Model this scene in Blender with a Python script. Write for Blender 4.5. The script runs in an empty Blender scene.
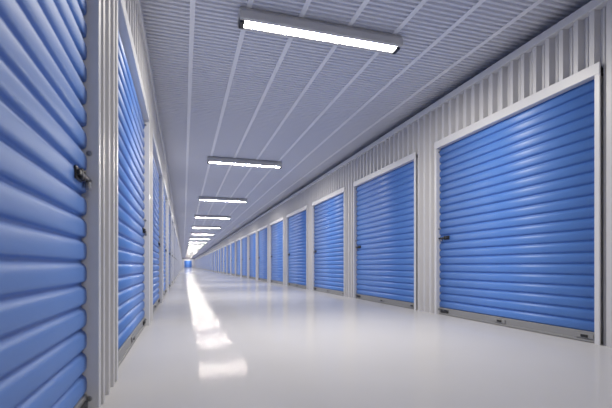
import bpy, bmesh, math, random
from mathutils import Vector

random.seed(3)
SC = bpy.context.scene
COL = SC.collection

# ------------------------------------------------------------------ camera
VX, HY, F = 183.6, 265.7, 408.0          # vanishing point of the hall, horizon, focal length in px of a 612 x 408 frame
CAM_H = 0.72
yaw = math.atan((306 - VX) / F)
cam_d = bpy.data.cameras.new('camera')
cam = bpy.data.objects.new('camera', cam_d)
COL.objects.link(cam)
cam.location = (0, 0, CAM_H)
cam.rotation_euler = (math.pi / 2, 0, -yaw)
cam_d.sensor_width = 36
cam_d.lens = 36 * F / 612
cam_d.shift_y = (HY - 204) / 612
cam_d.clip_start = 0.05
cam_d.clip_end = 400
cam_d.dof.use_dof = True
cam_d.dof.focus_distance = 5.5
cam_d.dof.aperture_fstop = 2.8
SC.camera = cam

# ------------------------------------------------------------------ world, exposure
w = bpy.data.worlds.new('world')
SC.world = w
w.use_nodes = True
w.node_tree.nodes['Background'].inputs[0].default_value = (0.5, 0.55, 0.7, 1)
w.node_tree.nodes['Background'].inputs[1].default_value = 0.0
LAMP_STRENGTH = 190.0
SC.view_settings.view_transform = 'Standard'
SC.view_settings.look = 'None'
SC.view_settings.exposure = 0.0
SC.view_settings.gamma = 1
SC.view_settings.use_curve_mapping = False
SC.cycles.max_bounces = 10
SC.cycles.diffuse_bounces = 8
SC.cycles.glossy_bounces = 5
SC.cycles.use_denoising = True
SC.cycles.sample_clamp_indirect = 6

# ------------------------------------------------------------------ dimensions (m)
RX, LX = 3.60, -0.40                     # faces of the wall ribs
Y_BACK, BAY, NB = -12.715, 3.05, 46
BAY0 = 2.535                             # the middle of the pillar before bay 0
OP0, OP1 = 2.815, 5.25                    # opening of bay 0
Y_END = BAY0 + BAY * NB
OPEN_H = 2.46
HEAD_H = 0.105
FLANGE = 0.05
WALL_H = 3.15
CEIL_Z = 3.275
RIB = BAY / 19


# ------------------------------------------------------------------ materials
def mat(name, col, rough=0.5, metal=0.0, spec=0.5, coat=0.0):
    m = bpy.data.materials.new(name)
    m.use_nodes = True
    b = m.node_tree.nodes['Principled BSDF']
    b.inputs['Base Color'].default_value = (*col, 1)
    b.inputs['Roughness'].default_value = rough
    b.inputs['Metallic'].default_value = metal
    b.inputs['Specular IOR Level'].default_value = spec
    b.inputs['Coat Weight'].default_value = coat
    return m


def add_noise(m, scale, col_amt=0.0, bump=0.0, rough_amt=0.0, stretch=(1, 1, 1), dist=0.002):
    """Mottle the colour / roughness a little and add a fine bump, from object coordinates."""
    nt = m.node_tree
    b = nt.nodes['Principled BSDF']
    tc = nt.nodes.new('ShaderNodeTexCoord')
    mp = nt.nodes.new('ShaderNodeMapping')
    mp.inputs['Scale'].default_value = stretch
    nz = nt.nodes.new('ShaderNodeTexNoise')
    nz.inputs['Scale'].default_value = scale
    nz.inputs['Detail'].default_value = 3
    nt.links.new(tc.outputs['Object'], mp.inputs['Vector'])
    nt.links.new(mp.outputs['Vector'], nz.inputs['Vector'])
    if col_amt:
        base = b.inputs['Base Color'].default_value[:]
        mx = nt.nodes.new('ShaderNodeMix')
        mx.data_type = 'RGBA'
        mx.inputs[6].default_value = tuple(c * (1 - col_amt) for c in base[:3]) + (1,)
        mx.inputs[7].default_value = tuple(min(1, c * (1 + col_amt)) for c in base[:3]) + (1,)
        nt.links.new(nz.outputs['Fac'], mx.inputs[0])
        nt.links.new(mx.outputs[2], b.inputs['Base Color'])
    if rough_amt:
        r = b.inputs['Roughness'].default_value
        mr = nt.nodes.new('ShaderNodeMapRange')
        mr.inputs['To Min'].default_value = max(0, r - rough_amt)
        mr.inputs['To Max'].default_value = r + rough_amt
        nt.links.new(nz.outputs['Fac'], mr.inputs['Value'])
        nt.links.new(mr.outputs['Result'], b.inputs['Roughness'])
    if bump:
        bp = nt.nodes.new('ShaderNodeBump')
        bp.inputs['Strength'].default_value = bump
        bp.inputs['Distance'].default_value = dist
        nt.links.new(nz.outputs['Fac'], bp.inputs['Height'])
        nt.links.new(bp.outputs['Normal'], b.inputs['Normal'])
    return m


M_FLOOR = add_noise(mat('polished_floor', (0.55, 0.545, 0.56), 0.095, spec=0.007), 1.3, col_amt=0.03, rough_amt=0.03)
M_WALL = add_noise(mat('grey_sheet_metal', (0.60, 0.595, 0.61), 0.42, spec=0.5), 3.0, col_amt=0.03)
M_TRIM = mat('light_grey_trim', (0.66, 0.66, 0.68), 0.4)
M_FRAME = mat('light_grey_frame', (0.68, 0.68, 0.70), 0.38)
M_CEIL = mat('ribbed_ceiling_grey', (0.72, 0.73, 0.79), 0.45)
M_SEAM = mat('ceiling_joint_grey', (0.88, 0.885, 0.92), 0.45)
M_BLUE = add_noise(mat('blue_painted_steel', (0.078, 0.222, 0.63), 0.48, spec=0.9), 55, bump=0.25, dist=0.003)
M_RAIL = mat('dull_grey_steel', (0.28, 0.28, 0.285), 0.45)
M_BLACK = mat('black_steel', (0.018, 0.018, 0.02), 0.4)
M_LOCK = mat('grey_lock_metal', (0.35, 0.35, 0.36), 0.35, metal=0.8)
M_SCREW = mat('zinc_screw', (0.30, 0.31, 0.33), 0.35, metal=0.6)
M_HOUSE = mat('lamp_housing_grey', (0.62, 0.61, 0.60), 0.5)
M_TUBE = mat('lit_lamp_tube', (0.9, 0.9, 0.88), 0.4)
M_TUBE.cycles.emission_sampling = 'FRONT'
b_ = M_TUBE.node_tree.nodes['Principled BSDF']
b_.inputs['Emission Color'].default_value = (1.0, 0.94, 0.83, 1)
b_.inputs['Emission Strength'].default_value = LAMP_STRENGTH


# ------------------------------------------------------------------ mesh helpers
def link(name, bm, mats, parent=None, smooth=False, kind=None):
    bmesh.ops.recalc_face_normals(bm, faces=bm.faces)
    me = bpy.data.meshes.new(name)
    bm.to_mesh(me)
    bm.free()
    for m in (mats if isinstance(mats, (list, tuple)) else [mats]):
        me.materials.append(m)
    if smooth:
        for p in me.polygons:
            p.use_smooth = True
    o = bpy.data.objects.new(name, me)
    COL.objects.link(o)
    if parent:
        o.parent = parent
    if kind:
        o['kind'] = kind
    return o


def box(bm, x0, x1, y0, y1, z0, z1, bevel=0.0, mi=0):
    n0 = len(bm.faces)
    v = [bm.verts.new((x, y, z)) for x in (x0, x1) for y in (y0, y1) for z in (z0, z1)]
    fs = [bm.faces.new([v[i] for i in q]) for q in
          ((0, 1, 3, 2), (4, 6, 7, 5), (0, 4, 5, 1), (2, 3, 7, 6), (0, 2, 6, 4), (1, 5, 7, 3))]
    for f in fs:
        f.material_index = mi
    if bevel:
        es = list({e for f in fs for e in f.edges})
        bmesh.ops.bevel(bm, geom=es, offset=bevel, segments=2, affect='EDGES', profile=0.5)


def disc(bm, c, axis, r, h, n=12):
    """A short round boss: axis 'x' or 'y', height h along it."""
    rings = []
    for k, rr in ((0, r), (h * 0.6, r), (h, r * 0.6)):
        ring = []
        for i in range(n):
            a = 2 * math.pi * i / n
            if axis == 'y':
                p = (c[0] + rr * math.cos(a), c[1] + k, c[2] + rr * math.sin(a))
            else:
                p = (c[0] + k, c[1] + rr * math.cos(a), c[2] + rr * math.sin(a))
            ring.append(bm.verts.new(p))
        rings.append(ring)
    for a, b in zip(rings, rings[1:]):
        for i in range(n):
            bm.faces.new((a[i], a[(i + 1) % n], b[(i + 1) % n], b[i]))
    bm.faces.new(rings[-1])
    bm.faces.new(rings[0])


# ------------------------------------------------------------------ floor and ceiling
bm = bmesh.new()
box(bm, -3.4, 6.6, Y_BACK - 0.2, Y_END + 3, -0.12, 0.0)
link('floor', bm, M_FLOOR, kind='structure')

# ceiling sheet: fine ribs running across the hall, flat jointing strips running along it
bm = bmesh.new()
PITCH, DEP = 0.068, 0.032
x0, x1 = -3.4, 6.6
prof = [(0.0, DEP), (0.30, DEP), (0.42, 0.0), (0.88, 0.0)]
prev = None
n = int((Y_END + 3 - Y_BACK) / PITCH) + 1
for k in range(n):
    for (t, z) in prof:
        y = Y_BACK - 0.1 + (k + t) * PITCH
        cur = (bm.verts.new((x0, y, CEIL_Z + z)), bm.verts.new((x1, y, CEIL_Z + z)))
        if prev:
            bm.faces.new((prev[0], prev[1], cur[1], cur[0]))
        prev = cur
for i in range(-5, 12):
    xs = 0.085 + i * 0.535
    box(bm, xs - 0.026, xs + 0.026, Y_BACK - 0.1, Y_END + 3, CEIL_Z - 0.003, CEIL_Z + 0.004, mi=1)
link('ceiling', bm, [M_CEIL, M_SEAM], kind='structure')

# ------------------------------------------------------------------ ribbed side walls with an opening per bay
RP = [(0.0, 0.058), (0.16, 0.058), (0.20, 0.046), (0.26, 0.046), (0.30, 0.058), (0.46, 0.058), (0.57, 0.0), (0.87, 0.0), (0.98, 0.058)]     # fraction of a rib, depth behind the rib face


def rib_depth(t):
    t %= 1.0
    pts = RP + [(1.0, 0.058)]
    for (a, da), (b, db) in zip(pts, pts[1:]):
        if a <= t <= b:
            return da + (db - da) * (t - a) / (b - a)
    return 0.0


def side_wall(name, x, s, bays, y0, y1):
    """x: rib face; s: +1 when the units lie towards +X. Openings are cut for the bays given."""
    bm = bmesh.new()
    cuts = []
    for k in bays:
        cuts.append((OP0 - FLANGE + 0.004 + k * BAY, OP1 + FLANGE - 0.004 + k * BAY))
    ys = set()
    k0 = int(math.floor((y0 - BAY0) / RIB)) - 1
    k1 = int(math.ceil((y1 - BAY0) / RIB)) + 1
    for k in range(k0, k1):
        for t, _ in RP:
            y = BAY0 + (k + t + 0.2) * RIB
            if y0 < y < y1:
                ys.add(round(y, 5))
    ys.update((y0, y1))
    for a, b in cuts:
        ys.update((round(a, 5), round(b, 5)))
    ys = sorted(ys)
    top = WALL_H - 0.06
    for a, b in zip(ys, ys[1:]):
        if b - a < 1e-4:
            continue
        m_ = (a + b) / 2
        inside = any(c0 < m_ < c1 for c0, c1 in cuts)
        zb = OPEN_H + HEAD_H - 0.02 if inside else 0.0
        da, db = (rib_depth((q - BAY0) / RIB - 0.2) for q in (a, b))
        va = x + s * da
        vb = x + s * db
        bm.faces.new([bm.verts.new(p) for p in ((va, a, zb), (vb, b, zb), (vb, b, top), (va, a, top))])
        bm.faces.new([bm.verts.new(p) for p in ((x + s * 0.10, a, zb), (x + s * 0.10, b, zb), (x + s * 0.10, b, top), (x + s * 0.10, a, top))])
    return link(name, bm, M_WALL, kind='structure')


def wall_trim(name, x, s, y0, y1):
    bm = bmesh.new()
    xa, xb = sorted((x - s * 0.022, x + s * 0.11))
    box(bm, xa, xb, y0, y1, WALL_H - 0.085, WALL_H, bevel=0.004)
    return link(name, bm, M_TRIM, kind='structure')


BAYS = range(-1, NB)
side_wall('wall_right', RX, 1, BAYS, Y_BACK, Y_END)
side_wall('wall_left', LX, -1, BAYS, Y_BACK, Y_END)
wall_trim('trim_1', RX, 1, Y_BACK, Y_END)
wall_trim('trim_2', LX, -1, Y_BACK, Y_END)


# end walls: the far one has its own shutter
def end_wall(name, y, s, hole=None):
    bm = bmesh.new()
    xs = set((LX - 0.05, RX + 0.05))
    k = 0
    while LX - 0.05 + k * RIB < RX + 0.05:
        for t, _ in RP:
            q = LX - 0.05 + (k + t) * RIB
            if q < RX + 0.05:
                xs.add(round(q, 5))
        k += 1
    if hole:
        xs.update(hole)
    xs = sorted(xs)
    for a, b in zip(xs, xs[1:]):
        if b - a < 1e-4:
            continue
        zb = OPEN_H + 0.08 if hole and hole[0] < (a + b) / 2 < hole[1] else 0
        ya, yb = (y + s * rib_depth((q - LX + 0.05) / RIB) for q in (a, b))
        bm.faces.new([bm.verts.new(p) for p in ((a, ya, zb), (b, yb, zb), (b, yb, WALL_H - 0.06), (a, ya, WALL_H - 0.06))])
    return link(name, bm, M_WALL, kind='structure')


FX0 = 0.22
end_wall('wall_far', Y_END, 1, (FX0 - FLANGE + 0.004, FX0 + (OP1 - OP0) + FLANGE - 0.004))
end_wall('wall_back', Y_BACK, -1)
bm = bmesh.new()
box(bm, LX, RX, Y_END - 0.012, Y_END + 0.1, WALL_H - 0.085, WALL_H, bevel=0.004)
link('trim_3', bm, M_TRIM, kind='structure')
bm = bmesh.new()
box(bm, LX, RX, Y_BACK - 0.1, Y_BACK + 0.012, WALL_H - 0.085, WALL_H, bevel=0.004)
link('trim_4', bm, M_TRIM, kind='structure')

# ------------------------------------------------------------------ roll-up shutters
OW = OP1 - OP0
REC = 0.072                    # curtain plane behind the frame face
SL = 0.1072                    # slat pitch
CZ0 = 0.10                     # underside of the curtain
CD = 0.024                     # slat depth


def slat_out(t):
    """0..1 outward bulge of one slat over its pitch, from its lower lip upwards."""
    t %= 1.0
    for (a, oa), (b, ob) in zip(SLAT, SLAT[1:]):
        if a <= t <= b:
            return oa + (ob - oa) * (t - a) / (b - a)
    return 0.0


SLAT = [(0.0, 0.0), (0.025, 0.15), (0.05, 0.45), (0.08, 0.72), (0.12, 0.86), (0.20, 0.94), (0.32, 0.985), (0.44, 1.0), (0.55, 0.985),
        (0.65, 0.93), (0.73, 0.83), (0.79, 0.66), (0.84, 0.42), (0.88, 0.15), (0.92, 0.0), (1.0, 0.0)]
SAMPLES = [t for t, _ in SLAT[:-1]]


def place_label(o, label, cat, group=None):
    o['label'] = label
    o['category'] = cat
    o['kind'] = 'thing'
    if group:
        o['group'] = group


def make_shutter(s):
    """A shutter whose empty stands at the near corner of the opening on the rib face; local +Y runs away along the wall.
    s = +1: units lie towards +X (right wall); s = -1: mirrored."""
    root = bpy.data.objects.new('roll_up_shutter', None)
    COL.objects.link(root)
    root.empty_display_size = 0.2
    X = lambda d: s * d                                   # depth behind the wall face
    def bx(bm, d0, d1, y0, y1, z0, z1, bev=0.0):
        a, b = sorted((X(d0), X(d1)))
        box(bm, a, b, y0, y1, z0, z1, bev)
    parts = {}
    # curtain
    bm = bmesh.new()
    zs = []
    nsl = int(round((OPEN_H + 0.02 - CZ0) / SL)) + 1
    for k in range(nsl):
        for t in SAMPLES:
            z = CZ0 + (k + t) * SL
            if z <= OPEN_H + 0.03:
                zs.append((z, slat_out(t)))
    rows = []
    for z, o in zs:
        d = REC - o * CD
        rows.append([bm.verts.new((X(d), y, z)) for y in (0.004, OW - 0.004)])
    back = [[bm.verts.new((X(REC + 0.012), y, z)) for y in (0.004, OW - 0.004)] for z in (zs[0][0], zs[-1][0])]
    for a, b in zip(rows, rows[1:]):
        bm.faces.new((a[0], a[1], b[1], b[0]))
    bm.faces.new((back[0][0], back[0][1], back[1][1], back[1][0]))
    bm.faces.new((back[0][0], back[0][1], rows[0][1], rows[0][0]))
    bm.faces.new((back[1][0], back[1][1], rows[-1][1], rows[-1][0]))
    for i in (0, 1):
        bm.faces.new([r[i] for r in rows] + [back[1][i], back[0][i]])
    me_o = link('curtain', bm, M_BLUE, root, smooth=True)
    for p in me_o.data.polygons:
        if len(p.vertices) > 4:
            p.use_smooth = False
    # bottom rail with its brackets
    bm = bmesh.new()
    bx(bm, REC - 0.024, REC + 0.012, 0.004, OW - 0.004, 0.004, CZ0, 0.004)
    bx(bm, REC - 0.034, REC - 0.02, 0.004, OW - 0.004, 0.004, 0.024, 0.003)
    rail = link('bottom_rail', bm, M_RAIL, root)
    for yc in (0.13, OW / 2, OW - 0.13):
        bm = bmesh.new()
        bx(bm, REC - 0.036, REC - 0.022, yc - 0.09, yc + 0.09, 0.034, 0.078, 0.004)
        o = link('bracket', bm, M_BLACK if yc > OW / 2 + .1 else M_RAIL, rail)
        bm = bmesh.new()
        bx(bm, REC - 0.044, REC - 0.034, yc - 0.035, yc + 0.035, 0.044, 0.068, 0.003)
        link('bracket', bm, M_BLACK, rail)
    # jambs: a front flange and a return into the opening
    for end in (0, 1):
        bm = bmesh.new()
        ye, sy = (0.0, -1) if end == 0 else (OW, 1)
        a, b = sorted((ye, ye + sy * FLANGE))
        bx(bm, -0.004, 0.010, a, b, 0.0, OPEN_H, 0.003)
        a, b = sorted((ye, ye + sy * 0.012))
        bx(bm, 0.008, REC + 0.05, a, b, 0.0, OPEN_H, 0.0)
        j = link('jamb', bm, M_FRAME, root)
        if end == 1:
            for z in (0.075, 1.265, 2.41):
                bm = bmesh.new()
                disc(bm, (X(0.038), OW, z), 'y', 0.013, -0.010)
                link('screw', bm, M_SCREW, j, smooth=False)
    bm = bmesh.new()
    bx(bm, -0.006, 0.010, -FLANGE, OW + FLANGE, OPEN_H, OPEN_H + HEAD_H, 0.004)
    bx(bm, 0.008, REC - 0.005, -0.012, OW + 0.012, OPEN_H, OPEN_H + 0.014)
    link('header', bm, M_FRAME, root)
    # slide latch by the far jamb
    zl = 1.125
    bm = bmesh.new()
    d1 = REC - CD
    bx(bm, d1 - 0.008, d1 + 0.004, OW - 0.24, OW - 0.13, zl - 0.028, zl + 0.028, 0.004)
    bx(bm, d1 - 0.024, d1 - 0.006, OW - 0.20, OW - 0.175, zl - 0.024, zl + 0.024, 0.005)
    bx(bm, d1 - 0.024, d1 - 0.006, OW - 0.155, OW - 0.135, zl - 0.024, zl + 0.024, 0.005)
    lt = link('slide_latch', bm, M_BLACK, root)
    bm = bmesh.new()
    bx(bm, d1 - 0.022, d1 - 0.008, OW - 0.24, OW - 0.008, zl - 0.011, zl + 0.011, 0.004)
    link('slide_bolt', bm, M_BLACK, lt)
    bm = bmesh.new()
    bx(bm, d1 - 0.030, d1 - 0.006, OW - 0.085, OW - 0.05, zl - 0.050, zl - 0.012, 0.006)
    o = link('padlock', bm, M_LOCK, lt)
    return root


def copy_tree(o, parent=None, skip=()):
    c = o.copy()
    COL.objects.link(c)
    if parent:
        c.parent = parent
    for ch in o.children:
        if ch.name.split('.')[0] not in skip:
            copy_tree(ch, c, skip)
    return c


ORD = ['nearest', 'second', 'third', 'fourth', 'fifth', 'sixth', 'seventh', 'eighth', 'ninth', 'tenth', 'eleventh',
       'twelfth', 'thirteenth', 'fourteenth', 'fifteenth', 'sixteenth']


def shutter_label(side, k):
    if side > 0:
        if k == -1:
            return 'blue roll-up shutter beside the viewpoint, before the first ribbed pillar of the right wall'
        if k == 0:
            return 'widest blue roll-up shutter on the right wall, white sheen across its upper slats'
        if k < 15:
            return 'blue roll-up shutter, ' + ORD[k] + ' from the near end of the right wall'
        return 'tiny blue roll-up shutter far along the right wall, beyond the fifteen nearest'
    if k == -1:
        return 'large blurred blue roll-up shutter close up at the left picture edge'
    if k == 0:
        return 'blue roll-up shutter on the left wall just past the nearest ribbed grey pillar'
    if k < 6:
        return 'narrow-looking blue roll-up shutter, ' + ORD[k + 1] + ' along the left wall from the near end'
    return 'edge-on blue roll-up shutter far along the left wall, beyond the seven nearest'


protos = {1: make_shutter(1), -1: make_shutter(-1)}
used = set()
for side, x in ((1, RX), (-1, LX)):
    for k in BAYS:
        if side not in used:
            o = protos[side]
            used.add(side)
        else:
            skip = () if k < 9 else ('bracket', 'screw', 'slide_bolt', 'padlock') if k < 16 else \
                ('bracket', 'screw', 'slide_latch', 'slide_bolt', 'padlock')
            o = copy_tree(protos[side], None, skip)
        o.location = (x, OP0 + k * BAY, 0)
        place_label(o, shutter_label(side, k), 'roll-up door',
                    'blue roll-up shutters along the right wall' if side > 0 else 'blue roll-up shutters along the left wall')
o = copy_tree(protos[1], None, ('bracket', 'screw', 'slide_latch', 'slide_bolt', 'padlock'))
o.location = (FX0 + OW, Y_END, 0)
o.rotation_euler = (0, 0, math.pi / 2)
place_label(o, 'tiny blue roll-up shutter closing the far end wall of the corridor', 'roll-up door')


# ------------------------------------------------------------------ tube lights
LX0, LX1 = 0.53, 2.31
LZ = 3.145                      # underside of the diffuser


def make_lamp():
    root = bpy.data.objects.new('tube_light', None)
    COL.objects.link(root)
    root.empty_display_size = 0.2
    Ln = LX1 - LX0
    top = CEIL_Z - LZ - 0.004
    # housing: a channel with flat flanges either side of the lit slot
    bm = bmesh.new()
    sec = [(-0.110, 0.0), (-0.110, 0.070), (-0.070, top), (0.070, top), (0.110, 0.070), (0.110, 0.0),
           (0.060, 0.0), (0.058, 0.062), (-0.058, 0.062), (-0.060, 0.0)]
    va = [bm.verts.new((0.0, y, z)) for y, z in sec]
    vb = [bm.verts.new((Ln, y, z)) for y, z in sec]
    for i in range(len(sec)):
        i2 = (i + 1) % len(sec)
        bm.faces.new((va[i], va[i2], vb[i2], vb[i]))
    bm.faces.new(va)
    bm.faces.new(vb)
    link('housing', bm, M_HOUSE, root)
    # lit tube behind a flat diffuser, filling the slot of the housing
    bm = bmesh.new()
    ra, rb = [], []
    for y, z in ((-0.056, 0.058), (-0.056, 0.003), (0.056, 0.003), (0.056, 0.058)):
        ra.append(bm.verts.new((0.05, y, z)))
        rb.append(bm.verts.new((Ln - 0.05, y, z)))
    for i in range(4):
        f = bm.faces.new((ra[i], ra[(i + 1) % 4], rb[(i + 1) % 4], rb[i]))
        f.material_index = 0 if i == 1 else 1                # only the underside of the diffuser is lit
    bm.faces.new(ra).material_index = 1
    bm.faces.new(rb).material_index = 1
    link('tube', bm, [M_TUBE, M_HOUSE], root)
    for e in (0, 1):
        bm = bmesh.new()
        a, b = (0.004, 0.052) if e == 0 else (Ln - 0.052, Ln - 0.004)
        box(bm, a, b, -0.060, 0.060, -0.022, 0.061, bevel=0.006)
        link('end_cap', bm, M_BLACK, root)
    return root


lamp0 = make_lamp()
first = True
j = 0
y = -3.7                          # unseen fill lamp added behind the viewpoint to brighten the near floor, then the even row from 4.10 on
while y < Y_END - 1:
    o = lamp0 if first else copy_tree(lamp0)
    first = False
    o.location = (LX0, y, LZ)
    k = j - 1
    if k < 0:
        lab = 'unseen tube light added behind the viewpoint to brighten the near post and floor'
    elif k == 0:
        lab = 'biggest and brightest tube light with black end caps, nearest on the ribbed ceiling'
    elif k < 8:
        lab = 'lit tube light across the ribbed ceiling, ' + ORD[k] + ' from the near end'
    else:
        lab = 'faint thin tube light far down the ceiling, beyond the eight nearest'
    place_label(o, lab, 'ceiling light', 'tube lights along the corridor ceiling')
    j += 1
    y = 4.10 if j == 1 else y + 5.73
